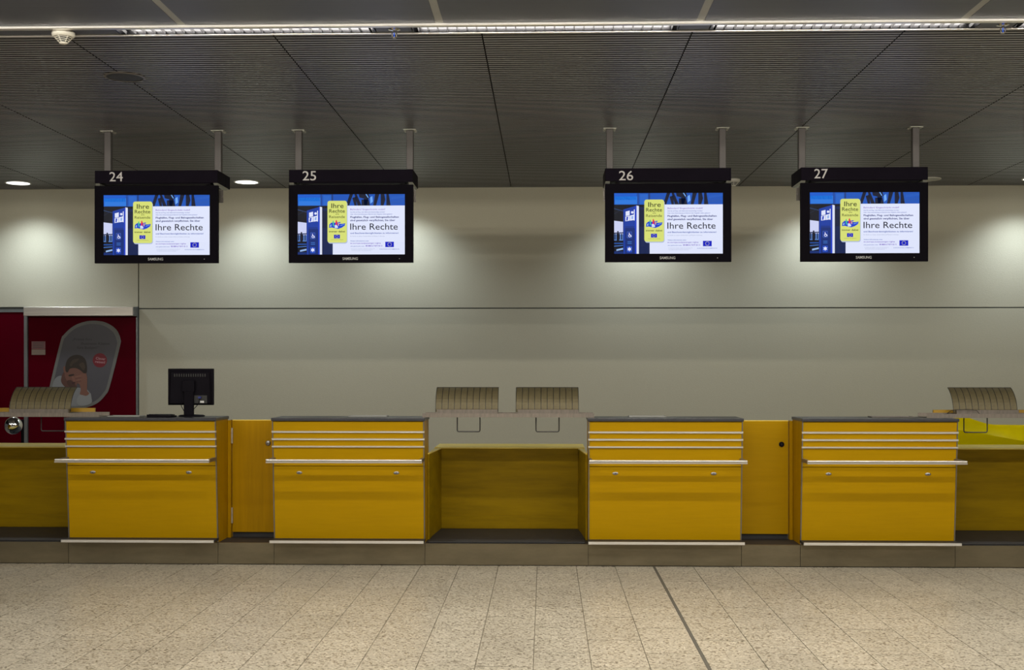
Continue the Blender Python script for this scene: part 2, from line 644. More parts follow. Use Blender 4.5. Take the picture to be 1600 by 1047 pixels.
# ================================================================== LAMPS
lamp_words = ['louvred strip lamp in ceiling channel, above signs 24 and 25',
              'louvred strip lamp in ceiling channel, above the gap between signs 25 and 26',
              'louvred strip lamp in ceiling channel, above sign 27',
              'louvred strip lamp in ceiling channel, cut by the right edge of the picture']
blade_bm = bmesh.new()
hexa(blade_bm, [(-0.001, CH0 + 0.004 - 6.64, 0.001), (0.001, CH0 + 0.004 - 6.64, 0.001), (0.001, CH1 - 0.004 - 6.64, 0.001), (-0.001, CH1 - 0.004 - 6.64, 0.001),
                (-0.004, CH0 + 0.004 - 6.64, 0.017), (0.004, CH0 + 0.004 - 6.64, 0.017), (0.004, CH1 - 0.004 - 6.64, 0.017), (-0.004, CH1 - 0.004 - 6.64, 0.017)])
blade_me = to_mesh('louvre_blade', blade_bm, M['blade'])
for (a, b), wd in zip(XL, lamp_words):
    cx, ln = (a + b) / 2, b - a
    t = thing('strip_lamp', wd, 'ceiling lamp', (cx, 6.64, CEIL), 'strip lamps along the ceiling channel')
    h = ln / 2 - 0.004
    bm = bmesh.new()
    bx(bm, -h, h, CH0 - 6.64, CH1 - 6.64, 0.060, 0.064)
    bx(bm, -h, h, CH0 - 6.64, CH0 - 6.64 + 0.003, 0.0, 0.06)
    bx(bm, -h, h, CH1 - 6.64 - 0.003, CH1 - 6.64, 0.0, 0.06)
    bx(bm, -h, -h + 0.003, CH0 - 6.64, CH1 - 6.64, 0.0, 0.06)
    bx(bm, h - 0.003, h, CH0 - 6.64, CH1 - 6.64, 0.0, 0.06)
    obj('reflector', bm, M['reflector'], t)
    bm = bmesh.new()
    tube(bm, [(-h + 0.03, 0, 0.0565), (h - 0.03, 0, 0.0565)], 0.003, 10)
    obj('lamp_tube', bm, M['tube'], t, smooth=True)
    nb = int(ln / 0.054)
    for i in range(nb):
        obj('louvre_blade', blade_me, None, t, (-h + 0.03 + (2 * h - 0.06) * i / (nb - 1), 0, 0))
    l = area_light('strip_light', 0, 0, 0.052, ln - 0.08, 0.10, STRIP_W, STRIP_COL)
    l.parent = t
# the rows over the hall nearer the camera (above and behind the photographer)
for ri, (ry, wt) in enumerate(LAMP_ROWS):
    for k in range(-4, 5):
        t = thing('strip_lamp', 'white strip lamp in the hall ceiling over the photographer, outside the picture', 'ceiling lamp', (k * 1.66 + 0.1, ry, CEIL), 'strip lamps over the hall in front')
        bm = bmesh.new()
        prism_x(bm, [(-0.10, -0.001), (-0.10, -0.02), (0.0, -0.12), (0.10, -0.02), (0.10, -0.001)], -0.77, 0.77)
        obj('housing', bm, M['white'], t)
        l = area_light('strip_light', 0, 0.052, -0.072, 1.5, 0.12, wt, STRIP_COL)
        l.rotation_euler = (math.radians(68), 0, 0)
        l.parent = t
        l = area_light('strip_light', 0, -0.052, -0.072, 1.5, 0.12, wt * 0.6, STRIP_COL)
        l.rotation_euler = (math.radians(-45), 0, 0)
        l.parent = t

# downlights washing the wall
DLY = 12.1
def downlight(x, lit, words):
    t = thing('downlight', words, 'ceiling lamp', (x, DLY, CEIL), 'round downlights beside the wall')
    bm = bmesh.new()
    for r0, r1 in ((0.112, 0.128),):
        n_ = 28
        ring = lambda r, z: [bm.verts.new((r * math.cos(2 * math.pi * k / n_), r * math.sin(2 * math.pi * k / n_), z)) for k in range(n_)]
        A, B_, Cc, E = ring(r1, 0.0), ring(r1 - 0.002, -0.008), ring(r0, -0.006), ring(r0, 0.0)
        for p, q in ((A, B_), (B_, Cc), (Cc, E)):
            for k in range(n_):
                j = (k + 1) % n_
                bm.faces.new((p[k], p[j], q[j], q[k]))
    bmesh.ops.recalc_face_normals(bm, faces=bm.faces)
    obj('trim_ring', bm, M['alu'] if lit else M['white'], t, smooth=True)
    bm = bmesh.new()
    lathe(bm, [(0.112, -0.001), (0.112, -0.004), (0.08, -0.007), (0.001, -0.008)], n=28)
    obj('lens', bm, M['lens'] if lit else M['lens_off'], t, smooth=True)
    if lit:
        l = bpy.data.lights.new('downlight_beam', 'SPOT')
        l.energy = SPOT_W
        l.color = SPOT_COL
        l.spot_size = math.radians(130)
        l.spot_blend = 1.0
        l.shadow_soft_size = 0.06
        o = bpy.data.objects.new('downlight_beam', l)
        C.objects.link(o)
        o.location = (0, 0, -0.075)
        o.parent = t
downlight(PC(28, 285.5, CEIL).x, True, 'lit round downlight in ceiling at the far left edge of the picture')
downlight(PC(386, 284.5, CEIL).x, True, 'lit round downlight in ceiling between signs 24 and 25')
downlight(-1.47, True, 'lit round downlight hidden behind the second sign from the left')
downlight(0.97, True, 'lit round downlight hidden behind the third sign from the left')
downlight(2.80, True, 'lit round downlight hidden behind the rightmost sign')
downlight(PC(1612, 281, CEIL).x, True, 'lit round downlight beyond the right edge of the picture')
downlight(PC(1450, 279.5, CEIL).x, False, 'unlit round downlight peeping out at right of sign 27')

# smoke detectors, sprinklers, ceiling loudspeaker
def detector(loc, words, r=0.062):
    t = thing('smoke_detector', words, 'smoke detector', loc, 'white smoke detectors on the ceiling')
    bm = bmesh.new()
    lathe(bm, [(r * 0.93, 0.0), (r, -0.004), (r, -0.022), (r * 0.86, -0.030), (r * 0.5, -0.031)], n=28)
    obj('base', bm, M['white'], t, smooth=True)
    bm = bmesh.new()
    lathe(bm, [(r * 0.70, -0.028), (r * 0.30, -0.058)], n=20)
    obj('sensor_core', bm, M['dark'], t, smooth=True)
    for q in range(4):
        rr = r * (0.76 - 0.12 * q)
        zz = -0.034 - 0.0085 * q
        bm = bmesh.new()
        lathe(bm, [(rr, zz), (rr, zz - 0.003), (rr - 0.006, zz - 0.003), (rr - 0.006, zz)], n=24)
        obj('cage_ring', bm, M['white'], t, smooth=True)
    for q in range(6):
        a = math.radians(60 * q + 80)
        bm = bmesh.new()
        tube(bm, [(r * 0.82 * math.cos(a), r * 0.82 * math.sin(a), -0.029), (r * 0.26 * math.cos(a), r * 0.26 * math.sin(a), -0.066)], 0.002, 5)
        obj('cage_rib', bm, M['white'], t)
    bm = bmesh.new()
    lathe(bm, [(r * 0.32, -0.062), (r * 0.32, -0.067), (r * 0.2, -0.07)], n=20)
    obj('tip', bm, M['white'], t, smooth=True)
p = PC(91, 44, CEIL)
detector((p.x, 6.64, CEIL), 'white smoke detector under the lamp channel, above sign 24')
p = PC(1146.5, 280, CEIL)
detector((p.x, p.y, CEIL), 'white smoke detector near the wall, at right of sign 26')

def sprinkler(px, words):
    t = thing('sprinkler_head', words, 'sprinkler', (PX(px, 6.645), 6.645, CEIL + 0.002), 'sprinkler heads in the lamp channel')
    bm = bmesh.new()
    lathe(bm, [(0.034, 0.0), (0.034, -0.004), (0.022, -0.008), (0.014, -0.009)], n=24)
    obj('rose', bm, M['chrome'], t, smooth=True)
    bm = bmesh.new()
    lathe(bm, [(0.009, -0.008), (0.009, -0.020), (0.006, -0.022)], n=12)
    obj('nozzle', bm, M['chrome'], t, smooth=True)
    for s in (-1, 1):
        bm = bmesh.new()
        tube(bm, [(s * 0.008, 0, -0.018), (s * 0.013, 0, -0.026), (s * 0.012, 0, -0.040), (s * 0.004, 0, -0.047)], 0.0028, 6)
        obj('yoke_arm', bm, M['chrome'], t, smooth=True)
    bm = bmesh.new()
    tube(bm, [(0, 0, -0.021), (0, 0, -0.045)], 0.003, 8)
    obj('bulb', bm, M['bulb'], t, smooth=True)
    bm = bmesh.new()
    lathe(bm, [(0.010, -0.046), (0.012, -0.048), (0.010, -0.0495)], n=12)
    obj('deflector', bm, M['chrome'], t, smooth=True)
sprinkler(616, 'chrome sprinkler head with blue bulb, above sign 25')
sprinkler(1567, 'chrome sprinkler head at the right end of the lamp channel')

p = PC(195, 119.5, CEIL)
t = thing('ceiling_loudspeaker', 'dark round loudspeaker grille in the slatted ceiling above sign 24', 'loudspeaker', (p.x, p.y, CEIL))
bm = bmesh.new()
lathe(bm, [(0.128, 0.0), (0.131, -0.005), (0.125, -0.009), (0.115, -0.009), (0.114, -0.003)], n=32)
obj('ring', bm, M['trim'], t, smooth=True)
bm = bmesh.new()
lathe(bm, [(0.114, -0.004), (0.08, -0.010), (0.001, -0.012)], n=32)
obj('grille', bm, M['speaker'], t, smooth=True)

# ================================================================== PLINTH, COUNTERS, GATES, CONVEYORS
seams = [-420, -147, 106.5, 341.5, 427.5, 665, 918, 1159, 1248.5, 1492.5, 1747, 1990]
sx = [PX(s, D) for s in seams]
CW = 1.138                                   # counter width
ccx = [PX((107 + 341) / 2, D), PX((427.5 + 664.5) / 2, D), PX((918.5 + 1158.5) / 2, D), PX((1249 + 1493) / 2, D)]
edges = []
for c in ccx:
    edges += [c - CW / 2, c + CW / 2]
sx[2:10] = edges
sx[1] = sx[2] - (sx[6] - sx[5])
sx[10] = sx[9] + (sx[6] - sx[5])
sx[0], sx[11] = sx[1] - CW, sx[10] + CW
DECK = 0.165
pl = thing('plinth', 'long low scuffed steel plinth under the yellow counters', 'plinth', (0, D, 0))
obj('deck', box(sx[0], sx[-1], 0.008, 0.80, 0.0, DECK - 0.0005), M['rubber'], pl)
for a, b in zip(sx, sx[1:]):
    bm = bmesh.new()
    bx(bm, a + 0.0015, b - 0.0015, -0.004, 0.008, 0.006, DECK - 0.003)
    bx(bm, a + 0.0015, b - 0.0015, -0.006, 0.014, DECK - 0.003, DECK)
    obj('plinth_panel', bm, M['plinth'], pl)

HW = CW / 2
ZB, ZT = 0.19, 1.085
def yf(z):
    return -0.07 * (z - ZB) / (ZT - ZB)

def slant(bm, x0, x1, z0, z1, out, thick):
    """board lying on the leaning front, its face `out` proud of it"""
    hexa(bm, [(x0, yf(z0) - out, z0), (x1, yf(z0) - out, z0), (x1, yf(z0) - out + thick, z0), (x0, yf(z0) - out + thick, z0),
              (x0, yf(z1) - out, z1), (x1, yf(z1) - out, z1), (x1, yf(z1) - out + thick, z1), (x0, yf(z1) - out + thick, z1)])

def make_counter():
    t = thing('check_in_counter', '', 'counter')
    bm = bmesh.new()
    hexa(bm, [(-HW + .001, 0.012, DECK), (HW - .001, 0.012, DECK), (HW - .001, 0.285, DECK), (-HW + .001, 0.285, DECK),
              (-HW + .001, yf(ZT) + .012, ZT), (HW - .001, yf(ZT) + .012, ZT), (HW - .001, 0.285, ZT), (-HW + .001, 0.285, ZT)])
    obj('cabinet_body', bm, M['yellow_up'], t)
    for z0, z1 in ((1.012, 1.080), (0.957, 0.996), (0.900, 0.942), (0.750, 0.886)):
        bm = bmesh.new()
        slant(bm, -HW + .008, HW - .008, z0, z1, 0.0, 0.014)
        obj('front_board', bm, M['yellow'], t)
    bm = bmesh.new()
    slant(bm, -HW + .008, HW - .008, ZB + 0.006, 0.745, 0.0, 0.014)
    obj('lower_panel', bm, M['yellow'], t)
    for z in (1.004, 0.949, 0.893):
        bm = bmesh.new()
        c = yf(z)
        prism_x(bm, [(c + 0.01, z - 0.007), (c - 0.012, z - 0.007), (c - 0.016, z - 0.003), (c - 0.016, z + 0.004), (c - 0.011, z + 0.007), (c + 0.01, z + 0.007)], -HW - 0.002, HW + 0.002)
        obj('metal_strip', bm, M['alu'], t)
    for s in (-1, 1):
        bm = bmesh.new()
        a, b = sorted((s * (HW - 0.007), s * HW))
        slant(bm, a, b, DECK + 0.002, ZT - 0.001, 0.003, 0.014)
        obj('edge_trim', bm, M['trim'], t)
    bm = bmesh.new()
    bx(bm, -HW - 0.006, HW + 0.006, -0.083, 0.29, ZT, 1.108, bev=0.004, seg=2)
    obj('worktop', bm, M['worktop'], t)
    # bag rail carried on two end brackets
    bm = bmesh.new()
    bx(bm, -HW - 0.003, HW + 0.003, -0.262, -0.237, 0.8005, 0.812, bev=0.0045, seg=3)
    r = obj('bag_rail', bm, M['alu'], t)
    bm = bmesh.new()
    bx(bm, -HW - 0.003, HW + 0.003, -0.252, -0.238, 0.7960, 0.8005)
    bx(bm, -HW - 0.003, HW + 0.003, -0.261, -0.238, 0.7860, 0.7960)
    obj('lower_rib', bm, M['steel'], r)  # duller metal puts the shade below the lit top bar into its colour
    for s in (-1, 1):
        a, b = sorted((s * (HW - 0.022), s * (HW - 0.001)))
        obj('rail_bracket', box(a, b, -0.237, yf(0.8) + 0.002, 0.787, 0.811), M['trim'], t)
    for q in (0.175, 0.815):
        x = -HW + CW * q
        bm = bmesh.new()
        lathe(bm, [(0.021, yf(0.697)), (0.021, yf(0.697) - 0.004), (0.016, yf(0.697) - 0.006), (0.001, yf(0.697) - 0.006)], (x, 0, 0.697), 'y', 20, 1.0, 0.52)
        lk = obj('lock', bm, M['lock'], t, smooth=True)
        bm = bmesh.new()
        bx(bm, x - 0.002, x + 0.002, yf(0.697) - 0.0075, yf(0.697) - 0.0055, 0.692, 0.702)
        obj('keyhole', bm, M['dark'], lk)
    bm = bmesh.new()
    bx(bm, -HW - 0.002, HW + 0.002, -0.132, 0.012, 0.183, 0.200)
    obj('bumper_shelf', bm, M['rubber'], t)
    bm = bmesh.new()
    bx(bm, -HW - 0.004, HW + 0.004, -0.142, -0.132, 0.182, 0.2025, bev=0.002)
    obj('bumper_edge', bm, M['alu'], t)
    return t

counter_words = ['yellow check-in counter under sign 24, carrying the black monitor',
                 'yellow check-in counter under sign 25, left of the middle conveyor',
                 'yellow check-in counter under sign 26, right of the middle conveyor',
                 'yellow check-in counter under sign 27, beside the bright yellow sheet']
# the next counter on either side stands just outside the picture and carries the outer shelves
ccx += [sx[1] - CW / 2, sx[10] + CW / 2]
counter_words += ['yellow check-in counter beyond the left edge of the picture', 'yellow check-in counter beyond the right edge of the picture']
proto = make_counter()
for i, (c, wd) in enumerate(zip(ccx, counter_words)):
    o = proto if i == 0 else copy_tree(proto)
    o.location = (c, D, 0)
    tag(o, wd, 'counter', 'yellow check-in counters')

# staff gates
def gate(x0, x1, hinge_left, lockpx, lockpy, words):
    GY = 0.285
    t = thing('staff_gate', words, 'gate', ((x0 + x1) / 2, D + GY, 0), 'yellow staff gates between the counters')
    h = (x1 - x0) / 2 + 0.0015
    jw = 0.024
    if hinge_left:
        a, b, j0, j1 = -h + jw + 0.004, h, -h, -h + jw
        jx = -h + jw + 0.002
    else:
        a, b, j0, j1 = -h, h - jw - 0.004, h - jw, h
        jx = None
    obj('gate_leaf', box(a, b, 0.012, 0.034, 0.205, 1.072), M['yellow_up'] if hinge_left else M['yellow'], t)
    obj('top_edge', box(a, b, 0.012, 0.034, 1.072, 1.077), M['oak_pale'], t)
    obj('jamb', box(j0, j1, -0.02, 0.05, DECK, 1.075), M['yellow_up'], t)
    obj('gap_shade', box(-h + 0.03, h - 0.03, 0.03, 0.045, DECK, 0.205), M['rubber'], t)  # black strip in place of the shade in the gap below the leaf
    if jx is not None:
        for z0, z1 in ((0.893, 1.015), (0.275, 0.395)):
            bm = bmesh.new()
            tube(bm, [(jx, 0.004, z0), (jx, 0.004, z1)], 0.010, 10)
            obj('hinge', bm, M['steel'], t, smooth=True)
    lp = P(lockpx, lockpy, D + GY)
    lx = lp.x - (x0 + x1) / 2
    bm = bmesh.new()
    lathe(bm, [(0.020, 0.012), (0.020, 0.004), (0.015, 0.0), (0.001, 0.0)], (lx, 0, lp.z), 'y', 18)
    lk = obj('lock', bm, M['lock'] if hinge_left else M['black'], t, smooth=True)
    obj('keyhole', box(lx - 0.002, lx + 0.002, -0.0015, 0.001, lp.z - 0.007, lp.z + 0.007), M['dark'], lk)
gate(sx[3] + 0.003, sx[4] - 0.003, True, 418.5, 692.5, 'yellow wooden staff gate with two hinges, between counters 24 and 25')
gate(sx[7] + 0.003, sx[8] - 0.003, False, 1221.5, 694.5, 'yellow wooden staff gate with black lock, between counters 26 and 27')

# conveyors
def conveyor(x0, x1, words, patch=False):
    t = thing('baggage_conveyor', words, 'conveyor', ((x0 + x1) / 2, D, DECK), 'baggage conveyors between the counters')
    h = (x1 - x0) / 2 - 0.0012
    obj('belt', box(-h + 0.02, h - 0.02, 0.03, 0.755, 0.0, 0.010, bev=0.003), M['rubber'], t)
    obj('back_panel', box(-h + 0.055, h - 0.055, 0.765, 0.785, 0.0, 0.66), M['oak'], t)
    obj('skirting_board', box(-h + 0.056, h - 0.056, 0.757, 0.765, 0.012, 0.115), M['oak'], t)
    obj('ledge', box(-h, h, 0.762, 1.24, 0.660, 0.668), M['oak_pale'], t)
    for s in (-1, 1):
        bm = bmesh.new()
        a, b = (s * h, s * (h - 0.055))
        w0 = s * (h - 0.012)
        prof = [(a, 0.20, 0), (w0, 0.20, 0), (b, 0.765, 0), (a, 0.765, 0)]
        if s > 0:
            prof = [prof[1], prof[0], prof[3], prof[2]]
        hexa(bm, [(x, y, 0.0) for x, y, z in prof] + [(x, y, 0.655) for x, y, z in prof])
        bmesh.ops.recalc_face_normals(bm, faces=bm.faces)
        sp = obj('side_panel', bm, M['oak'], t)
        bm = bmesh.new()
        hexa(bm, [(x, y, 0.655) for x, y, z in prof] + [(x, y, 0.662) for x, y, z in prof])
        bmesh.ops.recalc_face_normals(bm, faces=bm.faces)
        obj('top_edge', bm, M['oak_pale'], sp)
conveyor(sx[1], sx[2], 'baggage conveyor bay with wooden back at the far left edge')
conveyor(sx[5], sx[6], 'baggage conveyor bay with wooden back between counters 25 and 26')
conveyor(sx[9], sx[10], 'baggage conveyor bay with wooden back at the far right edge')

# perforated shelves bridging the conveyors, with curved strip backs and wire loops
SHY, SHZ = 9.05, 1.1085
SCREEN_PROFILE = []
def screen_strip_mesh(wd):
    bm = bmesh.new()
    N = 9
    prof = SCREEN_PROFILE
    for i in range(N + 1):
        q = i / N
        z = 0.036 + 0.185 * math.sin(q * math.radians(62)) / math.sin(math.radians(62))
        y = 0.13 * (1 - math.cos(q * math.radians(62))) / (1 - math.cos(math.radians(62)))
        prof.append((y, z))
    for i in range(N):
        (y0, z0), (y1, z1) = prof[i], prof[i + 1]
        hexa(bm, [(0, y0, z0), (wd, y0, z0), (wd, y0 + .004, z0), (0, y0 + .004, z0), (0, y1, z1), (wd, y1, z1), (wd, y1 + .004, z1), (0, y1 + .004, z1)])
    bmesh.ops.remove_doubles(bm, verts=bm.verts, dist=0.0002)
    return to_mesh('strip', bm, M['mesh'], smooth=True)
SCW = 0.476
strip_me = screen_strip_mesh(SCW / 10 - 0.0036)

def shelf(x0, x1, screens, loops, words):
    t = thing('perforated_shelf', words, 'shelf', ((x0 + x1) / 2, SHY, SHZ), 'perforated metal shelves over the conveyors')
    cx = (x0 + x1) / 2
    h = (x1 - x0) / 2
    bm = bmesh.new()
    bx(bm, -h, h, 0.0, 0.21, 0.0, 0.004)
    bx(bm, -h, h, -0.004, 0.0, 0.0, 0.030)
    bx(bm, -h, h, 0.21, 0.214, 0.0, 0.030)
    obj('shelf_tray', bm, M['meshbar'], t)
    for sxx in screens:
        l = sxx - cx
        bm = bmesh.new()
        bx(bm, l + 0.012, l + SCW - 0.004, 0.07, 0.10, 0.0045, 0.056)
        sc = obj('curved_back', bm, M['meshbar'], t)
        for k in range(10):
            obj('strip', strip_me, None, sc, (l + k * SCW / 10, 0.106, 0))
        bm = bmesh.new()
        for k in range(11):
            tube(bm, [(l - 0.0018 + k * SCW / 10, y + 0.1055, z) for y, z in SCREEN_PROFILE], 0.0023, 6)
        obj('ribs', bm, M['wire'], sc)
        bm = bmesh.new()
        tube(bm, [(l - 0.002, 0.106 + 0.132, 0.2205), (l + SCW, 0.106 + 0.132, 0.2205)], 0.003, 6)
        obj('top_rod', bm, M['wire'], sc)
    for (a, b) in loops:
        a, b = a - cx, b - cx
        z = -0.113
        r = 0.012
        pts = [(a, 0.1, 0.0)] + [(a, 0.1, z + r)]
        for k in range(1, 4):
            an = math.radians(180 + 30 * k)
            pts.append((a + r + r * math.cos(an), 0.1, z + r + r * math.sin(an)))
        for k in range(0, 4):
            an = math.radians(270 + 30 * k)
            pts.append((b - r + r * math.cos(an), 0.1, z + r + r * math.sin(an)))
        pts.append((b, 0.1, 0.0))
        bm = bmesh.new()
        tube(bm, pts, 0.0045, 8)
        obj('wire_loop', bm, M['wire'], t, smooth=True)
SB = SHY + 0.106
LB = SHY + 0.1
shelf(PX(660, SHY), PX(928.5, SHY), [PX(681, SB), PX(806.5, SB)], [(PX(714.5, LB), PX(750, LB)), (PX(837.5, LB), PX(873.5, LB))],
      'perforated bronze shelf with two curved strip backs over the middle conveyor')
shelf(sx[1] - 0.1, PX(155.5, SHY), [PX(15, SB), PX(15, SB) - 0.62], [(PX(64.5, LB), PX(101, LB)), (PX(-60, LB), PX(-24, LB))],
      'perforated bronze shelf with a curved strip back at the far left, before the red door')
shelf(PX(1448, SHY), sx[10] + 0.1, [PX(1490, SB), PX(1490, SB) + 0.61], [(PX(1506, LB), PX(1542.5, LB)), (PX(1640, LB), PX(1676, LB))],
      'perforated bronze shelf with a curved strip back at the far right, above the yellow sheet')
# wooden battens standing behind the outer shelves
BY = SHY + 0.216
tag(obj('wooden_batten', box(sx[1] - 0.1, PX(148, BY), BY, BY + 0.022, 1.1085, PZ(100, 637.5, BY), bev=0.002), M['batten']), 'narrow wooden batten behind the left curved strip back', 'batten', 'wooden battens behind the shelves')
tag(obj('wooden_batten', box(PX(1458.5, BY), sx[10] + 0.1, BY, BY + 0.022, 1.1085, PZ(1500, 640.5, BY), bev=0.002), M['batten']), 'narrow wooden batten behind the right curved strip back', 'batten', 'wooden battens behind the shelves')
# thin cable lying over the right shelf
bm = bmesh.new()
cz = SHZ + 0.034
pts = [(PX(1478, SHY + .06), SHY + 0.06, SHZ + 0.008), (PX(1481, SHY + .05), SHY + 0.055, cz), (PX(1487, SHY + .05), SHY + 0.052, cz + 0.02), (PX(1498, SHY + .05), SHY + 0.05, cz + 0.026), (PX(1512, SHY + .05), SHY + 0.052, cz + 0.028), (PX(1526, SHY + .05), SHY + 0.05, SHZ + 0.055), (PX(1534, SHY + .05), SHY + 0.05, SHZ + 0.008)]
tube(bm, pts, 0.0022, 6)
tag(obj('cable', bm, M['wire'], smooth=True), 'thin dark cable looping over the right perforated shelf', 'cable')

# bright yellow plastic sheet standing behind the right conveyor
bm = bmesh.new()
YS = 10.42
x0, x1 = PX(1470, YS), PX(1490, YS) + 1.3
N = 22
cols = []
for i in range(N + 1):
    q = i / N
    x = x0 + (x1 - x0) * q
    px = 1470 + (x - x0) * 180
    top = PZ(1510, 651.5, YS) if px < 1515 else PZ(1510, 651.5, YS) - 0.075 * min(1, (px - 1515) / 40) ** 0.8
    yb = YS + 0.10 * math.sin(q * 5.0)
    fold = PZ(1540, 672, YS) - 0.10 * min(1.0, max(0.0, (px - 1500) / 100.0))
    cols.append([(x, yb + 0.02, 0.0), (x, yb - 0.02, fold - 0.12), (x, yb - 0.085, fold), (x, yb + 0.03, top - 0.03), (x, yb + 0.045, top)])
grid = [[bm.verts.new(p) for p in c] for c in cols]
for a, b in zip(grid, grid[1:]):
    for j in range(4):
        bm.faces.new((a[j], b[j], b[j + 1], a[j + 1]))
bmesh.ops.recalc_face_normals(bm, faces=bm.faces)
bmesh.ops.solidify(bm, geom=bm.faces[:], thickness=0.006)
tag(obj('plastic_sheet', bm, M['signal'], smooth=True), 'bright yellow glossy plastic sheet standing behind the right conveyor', 'sheet')

# chrome ball on its post at the far left
c = P(21, 665, 10.45)
t = thing('chrome_ball_post', 'chrome ball on a thin black post behind the left conveyor', 'ball post', (c.x, 10.45, 0))
bm = bmesh.new()
bmesh.ops.create_uvsphere(bm, u_segments=32, v_segments=20, radius=0.078, matrix=Matrix.Translation((0, 0, c.z)))
obj('ball', bm, M['chrome'], t, smooth=True)
bm = bmesh.new()
px_ = PX(34.5, 10.5) - c.x
tube(bm, [(px_, 0.06, 0.0), (px_, 0.06, c.z + 0.05)], 0.013, 10)
bx(bm, 0.0, px_, 0.055, 0.065, c.z - 0.012, c.z + 0.012)
obj('post', bm, M['black'], t, smooth=True)
bm = bmesh.new()
lathe(bm, [(0.14, 0.0), (0.14, 0.012), (0.03, 0.02)], (px_, 0.06, 0), n=24)
obj('foot', bm, M['black'], t, smooth=True)

# ================================================================== HANGING SIGNS AND TELEVISIONS
# ---- picture shown on every television (measures taken on a 755 x 428 raster)
SW, SH = 0.835, 0.468
fx = lambda a: (a - 190) / 755 * SW - SW / 2
fz = lambda b: (950 - b) / 428 * SH
pr = Print(fx, fz)
y1, y2, y3, y4, y5 = -0.0006, -0.0012, -0.0018, -0.0024, -0.003
BLU, BLU2, DK, NAVY = rgb(22, 84, 186), rgb(60, 140, 235), rgb(6, 10, 26), rgb(12, 36, 84)
WHT = rgb(226, 232, 255)
pr.rect(190, 945, 522, 950, DK, y1)
pr.rect(190, 945, 522, 603, BLU, y2)
pr.rect(190, 345, 522, 570, rgb(20, 92, 204), y3)
pr.rect(195, 350, 545, 600, rgb(38, 120, 222), y3)
pr.rect(352, 361, 522, 600, rgb(26, 70, 150), y4)
pr.rect(370, 425, 530, 600, rgb(34, 100, 200), y3)
pr.rect(428, 440, 522, 600, rgb(24, 60, 130), y4)
pr.poly([(850, 540), (945, 530), (945, 545), (850, 560)], rgb(30, 90, 190), y3)
pr.poly([(850, 575), (945, 560), (945, 575), (850, 592)], rgb(28, 84, 180), y3)
for pts in ([(556, 522), (580, 522), (552, 603), (530, 603)], [(590, 522), (606, 522), (640, 603), (612, 603)], [(575, 548), (600, 540), (606, 603), (590, 603)],
            [(620, 522), (690, 522), (700, 548), (650, 552), (625, 545)], [(655, 552), (690, 548), (676, 603), (660, 603)], [(640, 560), (690, 560), (700, 603), (640, 603)],
            [(735, 522), (765, 522), (742, 603), (722, 603)], [(775, 522), (800, 522), (808, 560), (795, 603), (775, 603)], [(815, 522), (832, 522), (845, 603), (815, 603)]):
    pr.poly(pts, rgb(7, 17, 44), y3)
for pts in ([(668, 522), (676, 522), (690, 545), (684, 548)], [(700, 545), (716, 535), (720, 575), (702, 590)]):
    pr.poly(pts, rgb(110, 170, 245), y4)
pr.rect(190, 437, 603, 950, rgb(7, 11, 26), y2)
pr.poly([(190, 628), (252, 645), (252, 650), (190, 634)], rgb(40, 66, 110), y3)
pr.poly([(190, 665), (235, 640), (237, 643), (190, 670)], rgb(24, 34, 60), y3)
pr.rect(365, 437, 620, 950, rgb(10, 30, 78), y3)
pr.rect(365, 400, 640, 760, rgb(8, 22, 56), y4)
pr.poly([(190, 716), (252, 724), (252, 812), (190, 812)], rgb(206, 212, 246), y3)
pr.poly([(190, 800), (252, 798), (252, 806), (190, 808)], rgb(20, 40, 90), y4)
pr.rect(190, 252, 812, 856, rgb(88, 132, 205), y3)
for a in (192, 206, 222, 238):
    pr.rect(a, a + 8, 808, 850, rgb(14, 24, 56), y4)
pr.disc(216, 795, 6, rgb(10, 14, 34), y4, 12)
pr.poly([(209, 803), (223, 803), (225, 858), (208, 858)], rgb(10, 14, 34), y5)
pr.rect(190, 252, 872, 880, rgb(28, 80, 165), y3)
pr.poly([(190, 893), (252, 888), (252, 894), (190, 899)], rgb(60, 110, 190), y3)
pr.poly([(206, 918), (252, 908), (252, 920), (206, 930)], rgb(150, 185, 235), y3)
pr.rect(190, 252, 932, 950, rgb(14, 44, 110), y3)
# blue pillar
pr.poly([(254, 637), (345, 610), (345, 950), (254, 950)], rgb(18, 58, 160), y3)
pr.poly([(335, 613), (346, 609), (346, 950), (335, 950)], rgb(26, 62, 196), y4)
pr.poly([(346, 609), (362, 613), (362, 950), (346, 950)], rgb(220, 226, 246), y4)
pr.rect(266, 335, 770, 950, rgb(12, 42, 116), y4)
pr.poly([(270, 652), (298, 645), (298, 678), (270, 684)], WHT, y4)
pr.poly([(300, 644), (333, 636), (333, 671), (300, 677)], rgb(24, 60, 170), y4)
pr.disc(316, 658, 9, WHT, y5, 12)
pr.poly([(268, 688), (298, 681), (298, 716), (268, 720)], WHT, y4)
pr.poly([(276, 690), (288, 688), (284, 714), (274, 716)], rgb(24, 60, 190), y5)
pr.poly([(300, 680), (333, 672), (333, 711), (300, 716)], WHT, y4)
pr.poly([(310, 686), (324, 682), (322, 704), (310, 706)], rgb(150, 180, 235), y5)
pr.poly([(327, 640), (333, 636), (333, 715), (327, 715)], WHT, y5)
pr.rect(266, 330, 757, 762, rgb(18, 44, 116), y5)
pr.rect(266, 330, 766, 770, rgb(18, 44, 116), y5)
pr.rrect(279, 313, 793, 839, 4, rgb(70, 112, 200), y5)
pr.rrect(281, 311, 795, 837, 4, rgb(22, 52, 148), y5 - 0.0005)
pr.disc(298, 823, 10, WHT, y5 - 0.001, 16)
pr.disc(298, 823, 6, rgb(22, 52, 148), y5 - 0.0015, 14)
